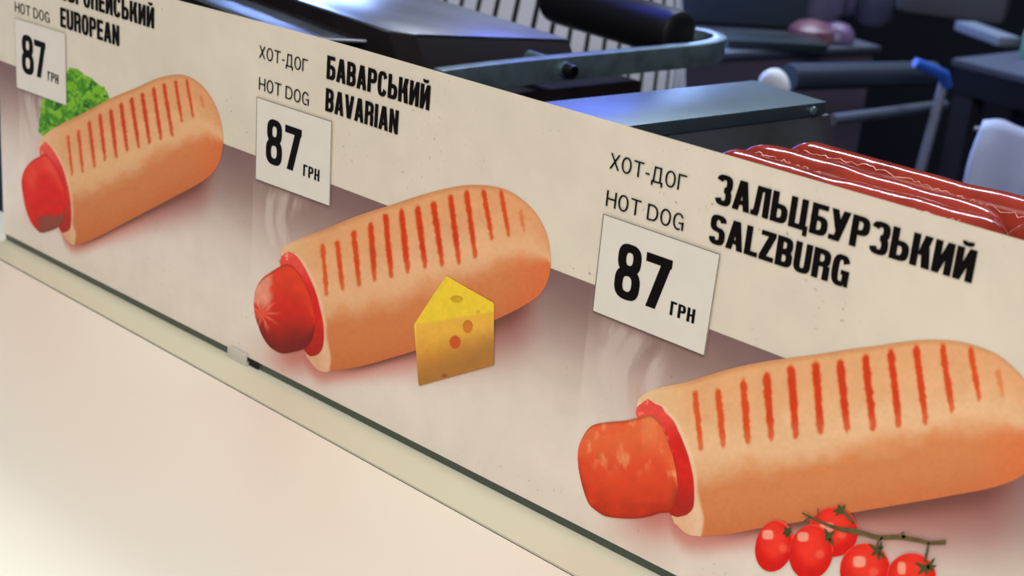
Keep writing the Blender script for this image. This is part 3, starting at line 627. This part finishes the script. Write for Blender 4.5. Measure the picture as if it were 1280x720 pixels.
# ---------------------------------------------------------------- sausages on a tray
saus_m = mat('red_sausage_casing', (158, 56, 40), .13, 0, .6, 60, .25, spec=.30, coat=.0, dark=(108, 32, 24))
seam_m = mat('pale_casing_seam', (236, 170, 150), .3, noise_amt=.4, nscale=300, dark=(190, 80, 60))
rs = .0112
specs = [((986, 184), None, .1010, 'farthest long red sausage, its rounded left end in front of the steel box'), ((927, 190), (1262, 270), .0785, 'long red sausage in the middle of the row'), ((895, 192), (1262, 300), .0560, 'nearest long red sausage, right end visible above the poster edge'), ((1270, 286), None, .0785, 'red sausage whose blunt end shows at the right edge of the frame')]
for i, (l, rr, y, lab) in enumerate(specs):
    zc = (.0198, .0172, .0195, .0172)[i]
    def xat(px, py):
        d = ray(px, py); t = (y - CAM[1]) / d[1]; return CAM[0] + d[0] * t
    x0 = xat(*l) - (.0 if i < 3 else .004); x1 = xat(*rr) if rr else 1.02
    root = tag(empty('sausage', (x0, y, zc)), lab, 'sausage', 'long red sausages in the tray')
    N = 70; ph = i * 1.7; pts = []; rad = []
    for k in range(N):
        t = k / (N - 1); L_ = x1 - x0; u = x0 + L_ * (t if .0 < t < 1 else t)
        dd = min(t, 1 - t) * L_
        if k < 10: dd = rs * (k / 10) ** 1.6 * 1.4; u = x0 + dd
        elif k >= N - 10: dd = rs * ((N - 1 - k) / 10) ** 1.6 * 1.4; u = x1 - dd
        q = min(1, dd / (rs * 1.3)); rd = rs * math.sqrt(max(1 - (1 - q) ** 2, .004)) * (1 + .03 * math.sin(u * 90 + ph) + .02 * math.sin(u * 210 + ph))
        pts.append((u - x0, .0009 * math.sin(u * 26 + ph), .0012 * math.sin(u * 19 + ph * 2))); rad.append(rd)
    s_ = MB().tube(pts, rad, 20).build('casing', saus_m, root, sm=True)
    rq = random.Random(i); sm_ = MB()
    pp = []; Ls = x1 - x0; nn_ = int(Ls / .0021)
    for k in range(nn_):
        u = .012 + (Ls - .03) * k / nn_; an = math.radians(38 + 10 * math.sin(u * 33 + ph) + rq.uniform(-6, 6))
        r_ = rs * (1 + .03 * math.sin((u + x0) * 90 + ph) + .02 * math.sin((u + x0) * 210 + ph)) * 1.0
        pp.append((u, .0009 * math.sin((u + x0) * 26 + ph) - r_ * math.cos(an), .0012 * math.sin((u + x0) * 19 + ph * 2) + r_ * math.sin(an)))
    sm_.tube(pp, [.0001 + .00028 * rq.random() for _ in pp], 6); sm_.build('casing_seam', seam_m, root, sm=True)
tray = tag(empty('sausage_tray', (.75, .075, -.165)), 'steel tray stand carrying the row of long red sausages behind the poster', 'tray')
world_child(MB().box(.565, .030, .001, 1.02, .118, .0050).build('tray_plate', steel_dim, bevel=.0006), tray)
world_child(MB().box(.60, .040, -.164, 1.00, .110, .0008).build('tray_body', black_enamel), tray)

# ---------------------------------------------------------------- worker in a striped shirt
pc = atd(655, 42, 1.70); PX0, PY0 = float(pc[0]), float(pc[1]); ZF = -1.06
stripe, nt, bs = newmat('striped_cotton')
tc = nt.nodes.new('ShaderNodeUVMap'); tc.uv_map = 'wrap'; sp = nt.nodes.new('ShaderNodeSeparateXYZ'); nt.links.new(tc.outputs[0], sp.inputs[0])
def mth(op, a, b=None):
    q = nt.nodes.new('ShaderNodeMath'); q.operation = op
    for i, v in enumerate((a, b)):
        if v is None: continue
        if hasattr(v, 'is_output'): nt.links.new(v, q.inputs[i])
        else: q.inputs[i].default_value = v
    return q.outputs[0]
fr = mth('FRACT', mth('MULTIPLY', sp.outputs[0], 1.0)); ln = mth('LESS_THAN', fr, .26)
mx = nt.nodes.new('ShaderNodeMix'); mx.data_type = 'RGBA'; mx.inputs[6].default_value = (*lin((228, 230, 240)), 1); mx.inputs[7].default_value = (*lin((22, 22, 38)), 1)
nt.links.new(ln, mx.inputs[0]); nt.links.new(mx.outputs[2], bs.inputs['Base Color']); bs.inputs['Roughness'].default_value = .85
skin = mat('skin', (214, 160, 132), .55, noise_amt=.1, nscale=40); hairm = mat('dark_hair', (40, 28, 22), .5, noise_amt=.3, nscale=200)
person = tag(empty('person', (PX0, PY0, ZF)), 'worker in a white shirt with dark vertical stripes standing behind the grill', 'person')
person.rotation_euler = (0, 0, math.radians(22))
def skinned(name, verts, edges, rad, material, parent, lev=2):
    me = bpy.data.meshes.new(name); me.from_pydata(verts, edges, []); o = link(name, me, parent, material)
    m = o.modifiers.new('skin', 'SKIN'); m.use_smooth_shade = True
    for i, rv in enumerate(rad): me.skin_vertices[0].data[i].radius = rv if hasattr(rv, '__len__') else (rv, rv)
    me.skin_vertices[0].data[0].use_root = True
    s2 = o.modifiers.new('sub', 'SUBSURF'); s2.levels = s2.render_levels = lev
    return o
# figure 1.70 m, facing -y; forearms raised in front of the chest
V = [(0, 0, .90), (0, 0, 1.08), (0, .01, 1.25), (0, .01, 1.38), (0, 0, 1.47), (0, -.01, 1.55), (0, -.02, 1.63)]
Rr_ = [(.15, .11), (.125, .095), (.145, .10), (.10, .08), (.052, .055), (.075, .09), (.07, .085)]
Ed = [(i, i + 1) for i in range(6)]
def chain(start, pts, rads):
    p = start
    for q, r_ in zip(pts, rads): V.append(q); Rr_.append((r_, r_)); Ed.append((p, len(V) - 1)); p = len(V) - 1
    return p
for sx in (-1, 1):
    chain(0, [(sx * .09, 0, .82), (sx * .095, -.01, .48), (sx * .10, .01, .09), (sx * .105, -.13, .035)], [.085, .055, .04, .032])
    wri = chain(3, [(sx * .17, 0, 1.38), (sx * .17, -.06, 1.20), (sx * .13, -.20, 1.225), (sx * .06, -.30, 1.26), (sx * .03, -.36, 1.28)], [.055, .043, .038, .027, .026])
    for k in range(4):
        o_ = (k - 1.5) * .017; ln_ = (.05, .058, .055, .042)[k]
        chain(wri, [(sx * (.02 - .0), -.385, 1.285 - o_), (sx * .0, -.385 - ln_ * .55, 1.283 - o_), (sx * -.022, -.385 - ln_ * .75, 1.28 - o_)], [.0095, .0085, .0075])
    chain(wri, [(sx * .035, -.365, 1.31), (sx * .02, -.385, 1.335), (sx * .008, -.41, 1.345)], [.011, .010, .008])
skinned('body', V, Ed, Rr_, skin, person)
def shell(name, rings, material, n=96, period=None, th=0):
    """closed sleeve of cloth around an axis: rings of (centre, rx, ry)"""
    vs = []; uv = []; m = len(rings)
    for j, (c, rx, ry) in enumerate(rings):
        for k in range(n):
            a = 2 * math.pi * k / n; cr_ = 1 + .02 * math.sin(a * 5 + j * .7) + .012 * math.sin(a * 11 - j * .9)
            vs.append((c[0] + rx * cr_ * math.cos(a), c[1] + ry * cr_ * math.sin(a), c[2] + .004 * math.sin(a * 3)))
    fs = [(j * n + k, j * n + (k + 1) % n, (j + 1) * n + (k + 1) % n, (j + 1) * n + k) for j in range(m - 1) for k in range(n)]
    me = bpy.data.meshes.new(name); me.from_pydata(vs, [], fs); l = me.uv_layers.new(name='wrap')
    for p in me.polygons:
        for li in p.loop_indices:
            vi = me.loops[li].vertex_index; j, k = divmod(vi, n)
            a = k / n
            if k == 0 and any((me.loops[q].vertex_index % n) == n - 1 for q in p.loop_indices): a = 1
            l.data[li].uv = (a * (period or 48) - j * .42, j / m)
    o = link(name, me, person, material); smooth(o)
    so = o.modifiers.new('thick', 'SOLIDIFY'); so.thickness = .003; so.offset = 1
    return o
tors = [((0, 0, .80), .185, .150), ((0, 0, .86), .184, .148), ((0, 0, .93), .178, .142), ((0, 0, 1.0), .170, .134), ((0, 0, 1.08), .160, .126), ((0, 0, 1.16), .165, .126), ((0, 0, 1.25), .178, .128), ((0, 0, 1.33), .172, .118), ((0, 0, 1.39), .145, .10), ((0, 0, 1.43), .09, .075), ((0, 0, 1.46), .062, .062)]
shell('shirt', tors, stripe, period=54)
for sx in (-1, 1):
    a = [(sx * .15, 0, 1.37), (sx * .178, -.03, 1.29), (sx * .174, -.065, 1.20), (sx * .15, -.14, 1.205), (sx * .12, -.215, 1.23)]
    o = MB().tube(cr([(p[0], p[2]) for p in a], 1) is not None and a, [.062, .058, .056, .050, .045], 20, caps=False).build('sleeve', mat('striped_sleeve', (196, 198, 206), .85, noise_amt=.9, nscale=60, dark=(30, 30, 46)), person, sm=True)
    leg = MB().tube([(sx * .085, 0, .90), (sx * .092, -.005, .70), (sx * .096, -.01, .48), (sx * .10, .005, .28), (sx * .10, .01, .07)], [.105, .095, .075, .068, .065], 20, caps=False)
    leg.build('trouser_leg', mat('dark_trousers', (30, 32, 44), .85), person, sm=True)
    MB().tube([(sx * .10, .06, .035), (sx * .10, .0, .045), (sx * .104, -.10, .036), (sx * .106, -.17, .03)], [.036, .046, .044, .03], 14).build('shoe', black_plastic, person, sm=True)
# head features
MB().tube([(0, -.105, 1.62), (0, -.122, 1.595), (0, -.118, 1.585)], [.008, .014, .010], 10).build('nose', skin, person, sm=True)
for sx in (-1, 1):
    MB().tube([(sx * .03, -.094, 1.617), (sx * .03, -.103, 1.617)], [.012, .009], 12).build('eye', mat('eye_dark', (40, 30, 26), .2), person, sm=True)
    MB().tube([(sx * .078, -.02, 1.63), (sx * .088, -.01, 1.605), (sx * .078, -.02, 1.58)], [.008, .014, .008], 10).build('ear', skin, person, sm=True)
MB().tube([(-.024, -.098, 1.560), (0, -.106, 1.557), (.024, -.098, 1.560)], [.004, .007, .004], 10).build('mouth', mat('lips', (170, 86, 80), .5), person, sm=True)
MB().tube([(0, -.03, 1.70), (0, .02, 1.69), (0, .055, 1.64), (0, .06, 1.57)], [.062, .086, .088, .06], 20).build('hair', hairm, person, sm=True)

# ---------------------------------------------------------------- kitchen room
room_dark = mat('dark_wall_paint', (34, 38, 52), .8, noise_amt=.3, nscale=2)
def struct(name, mb, m): o = mb.build(name, m); o['kind'] = 'structure'; return o
struct('floor', MB().box(-3, -2.5, -1.12, 3.5, 4, -1.06), mat('dark_floor_tile', (44, 42, 48), .5, noise_amt=.3, nscale=3))
struct('wall_back', MB().box(-3, 3.6, -1.06, 3.5, 3.7, 1.9), room_dark)
struct('wall_left', MB().box(-3, -2.5, -1.06, -2.9, 3.6, 1.9), room_dark)
struct('wall_right', MB().box(3.4, -2.5, -1.06, 3.5, 3.6, 1.9), room_dark)
struct('ceiling', MB().box(-3, -2.5, 1.9, 3.5, 4, 2.0), mat('ceiling_paint', (120, 118, 116), .8))
# rear counter with a top edge line seen right of the bar
def rq(p, q, depth, z, back): pass
ka = atz(905, 66, -.16); kb = atz(1075, 59, -.16); d = (kb - ka) / np.linalg.norm(kb - ka); nrm = np.array([-d[1], d[0], 0])
if nrm[1] < 0: nrm = -nrm
rc = tag(empty('back_counter', tuple(ka * [1, 1, 0] + np.array([0, 0, -1.06]))), 'dark steel counter along the back with a pale top edge', 'counter')
def slab(o, s0, s1, t0, t1, z0, z1): return [tuple(o * [1, 1, 0] + d * s + nrm * t + np.array([0, 0, z1])) for s, t in ((s0, t0), (s1, t0), (s1, t1), (s0, t1))], [tuple(o * [1, 1, 0] + d * s + nrm * t + np.array([0, 0, z0])) for s, t in ((s0, t0), (s1, t0), (s1, t1), (s0, t1))]
world_child(MB().prism(*slab(ka, -.09, .28, 0, .6, -.168, -.16)).build('worktop', mat('grey_edge_steel', (110, 114, 128), .45, .7), bevel=.001), rc)
world_child(MB().prism(*slab(ka, -.085, .278, .012, .58, -1.06, -.1685)).build('body', mat('brown_grey_panel', (96, 86, 100), .5, .1, .3, 6)), rc)
def at2(px, py, y): return aty(px, py, y)
def pipe(name, p, q, r_, m, label, cat, n=14, caps=None):
    o = MB().tube([p, q], r_, n).build(name, m, sm=True); return tag(o, label, cat)
pipe('exhaust_pipe', atd(985, 97, 1.78), atd(1165, 92, 1.95), .016, mat('dark_grey_pipe', (66, 74, 86), .4, .5), 'dark grey horizontal pipe across the back of the kitchen', 'pipe')
kn = atd(968, 102, 1.70); 
tag(MB().tube([tuple(kn + np.array(q)) for q in cr([(-.012, 0, -.014), (-.009, 0, -.004), (0, 0, .003), (.010, 0, -.004), (.016, 0, -.012)], 4)], [.012 * math.sin(math.pi * (.08 + .86 * q / 16)) ** .6 for q in range(17)], 16).build('white_lump', mat('white_cloth', (205, 205, 210), .8), sm=True), 'small white crumpled cloth beside the grey pipe', 'cloth')
pipe('shelf_rail', atd(1040, 150, 1.70), atd(1180, 131, 1.95), .0065, mat('pale_rail', (112, 120, 136), .4, .6), 'thin pale rail below the grey pipe', 'rail')
mop = tag(empty('squeegee', tuple(atd(1150, 215, 1.9))), 'grey pole with a blue head leaning in the dark kitchen', 'cleaning tool')
world_child(MB().tube([atd(1180, 103, 1.85), atd(1150, 215, 1.88), atd(1140, 250, 1.9)], .0062, 12).build('pole', mat('grey_pole', (128, 130, 144), .4, .2), sm=True), mop)
world_child(MB().tube([atd(1144, 78, 1.82), atd(1165, 87, 1.83), atd(1180, 94, 1.84), atd(1183, 108, 1.85)], [.006, .007, .0075, .007], 14).build('head', mat('blue_plastic', (40, 84, 176), .5), sm=True), mop)
# worktable on the right
ta = atz(1190, 73, -.16); tb = atz(1290, 97.5, -.16); d = (tb - ta) / np.linalg.norm(tb - ta); nrm = np.array([-d[1], d[0], 0])
wt = tag(empty('worktable', tuple(ta * [1, 1, 0] + np.array([0, 0, -1.06]))), 'steel worktable with a pale top edge at the right side of the kitchen', 'table')
world_child(MB().prism(*slab(ta, 0, .8, 0, .5, -.170, -.16)).build('worktop', mat('pale_steel_top', (88, 92, 106), .5, .5), bevel=.001), wt)
world_child(MB().prism(*slab(ta, .005, .79, .004, .49, -.205, -.1705)).build('apron', navy), wt)
for s_, t_ in ((.006, .01), (.75, .01), (.006, .45), (.75, .45)):
    world_child(MB().prism(*slab(ta, s_, s_ + .03, t_, t_ + .03, -1.06, -.206)).build('leg', mat('leg_steel', (52, 52, 62), .5, .4)), wt)
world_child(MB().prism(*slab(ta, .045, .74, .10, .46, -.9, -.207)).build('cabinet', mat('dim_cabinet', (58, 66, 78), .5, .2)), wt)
# towel over the table front
tw = []; nu, nv = 26, 22
o3 = atd(1214, 150, 1.62); o4 = atd(1330, 165, 1.60); dn = np.array([.0, -.0, -1.])
edge = (o4 - o3)
for j in range(nv):
    for i in range(nu):
        u, v = i / (nu - 1), j / (nv - 1)
        p = o3 + edge * u + dn * v * .22 + np.array([.016 + .030 * v * (1 - u), 0, .006 * math.exp(-((u - .18) / .14) ** 2) * (1 - v) - .004 * u])
        p = p + np.array([-.008 * math.sin(v * 3.1) * (1 - u) ** 2, -.012 * math.sin(u * 9 + v * 1.4) * (.3 + v) - .02 * math.sin(min(v * 6, 1.57)), 0])
        tw.append(tuple(p))
me = bpy.data.meshes.new('towel'); me.from_pydata(tw, [], [(j * nu + i, j * nu + i + 1, (j + 1) * nu + i + 1, (j + 1) * nu + i) for j in range(nv - 1) for i in range(nu - 1)])
tow = link('towel', me, None, mat('pale_blue_cloth', (168, 176, 208), .9, noise_amt=.1, nscale=30)); smooth(tow); so = tow.modifiers.new('t', 'SOLIDIFY'); so.thickness = .006
tag(tow, 'pale blue-white towel hanging in front of the worktable at the right edge', 'towel')
rack = tag(MB().tube([o3 + np.array([.0, .012, -.012]), o4 + np.array([.1, .012, -.012])], .004, 10).build('towel_rail', steel_dim, sm=True), 'thin rail the pale towel hangs from', 'rail')
# things on the back counter
def on_counter(px, py): return atz(px, py, -.16)
def boxat(name, px, py, wx, wy, h, rz, m, label, cat, taper=.0):
    c = on_counter(px, py); cx, sx_ = math.cos(rz), math.sin(rz)
    def q(s, z): return [(c[0] + cx * a - sx_ * b, c[1] + sx_ * a + cx * b, c[2] + z) for a, b in ((-wx / 2 * s, -wy / 2 * s), (wx / 2 * s, -wy / 2 * s), (wx / 2 * s, wy / 2 * s), (-wx / 2 * s, wy / 2 * s))]
    return tag(MB().prism(q(1 - taper, h), q(1, 0)).build(name, m, bevel=min(wx, wy, h) * .12, sm=True), label, cat)
def lump(name, px, py, r0, h, m, label, cat, prof=((0, .8), (.1, 1), (.6, .95), (.9, .6), (1, .2))):
    c = on_counter(px, py)
    return tag(MB().tube([(c[0], c[1], c[2] + t * h) for t, _ in prof], [r0 * r_ for _, r_ in prof], 18).build(name, m, sm=True), label, cat)
boxat('food_tray', 962, 58, .13, .06, .012, .9, mat('grey_tray', (58, 68, 72), .4, .5), 'flat grey tray on the back counter right of the handle bar', 'tray', -.1)
lump('meat_pack', 1012, 52, .032, .03, mat('pinkish_wrap', (120, 82, 94), .35, noise_amt=.8, nscale=60, dark=(90, 60, 90)), 'pink wrapped packet lying on the back counter', 'packet')
lump('meat_pack', 1045, 53, .024, .028, mat('violet_wrap', (108, 86, 118), .35, noise_amt=.8, nscale=60, dark=(60, 50, 90)), 'small violet wrapped packet right of the pink one', 'packet')
bagm = mat('milky_plastic_bag', (120, 114, 148), .4, noise_amt=.5, nscale=25, dark=(70, 68, 98))
lump('plastic_bag', 1018, 22, .045, .16, bagm, 'milky plastic bag standing on the back counter', 'bag')
lump('plastic_bag', 1052, 15, .034, .15, bagm, 'narrow milky plastic bag beside the wider one', 'bag')
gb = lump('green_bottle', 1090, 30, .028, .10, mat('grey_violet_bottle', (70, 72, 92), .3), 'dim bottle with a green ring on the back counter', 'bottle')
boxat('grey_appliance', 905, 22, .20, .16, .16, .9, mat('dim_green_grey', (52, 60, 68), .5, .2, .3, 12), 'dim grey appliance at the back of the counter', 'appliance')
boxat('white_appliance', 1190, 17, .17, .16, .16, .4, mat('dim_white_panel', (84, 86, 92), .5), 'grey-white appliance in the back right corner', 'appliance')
boxat('pale_board', 1232, 48, .12, .035, .014, -.55, mat('pale_board', (112, 120, 132), .5), 'pale board lying in front of the grey-white appliance', 'board')
lump('green_bottle', 1286, 74, .014, .06, mat('bottle_green', (92, 140, 118), .4, noise_amt=.6, nscale=25, dark=(150, 92, 60)), 'green and orange bottle on the worktable at the right edge', 'bottle')
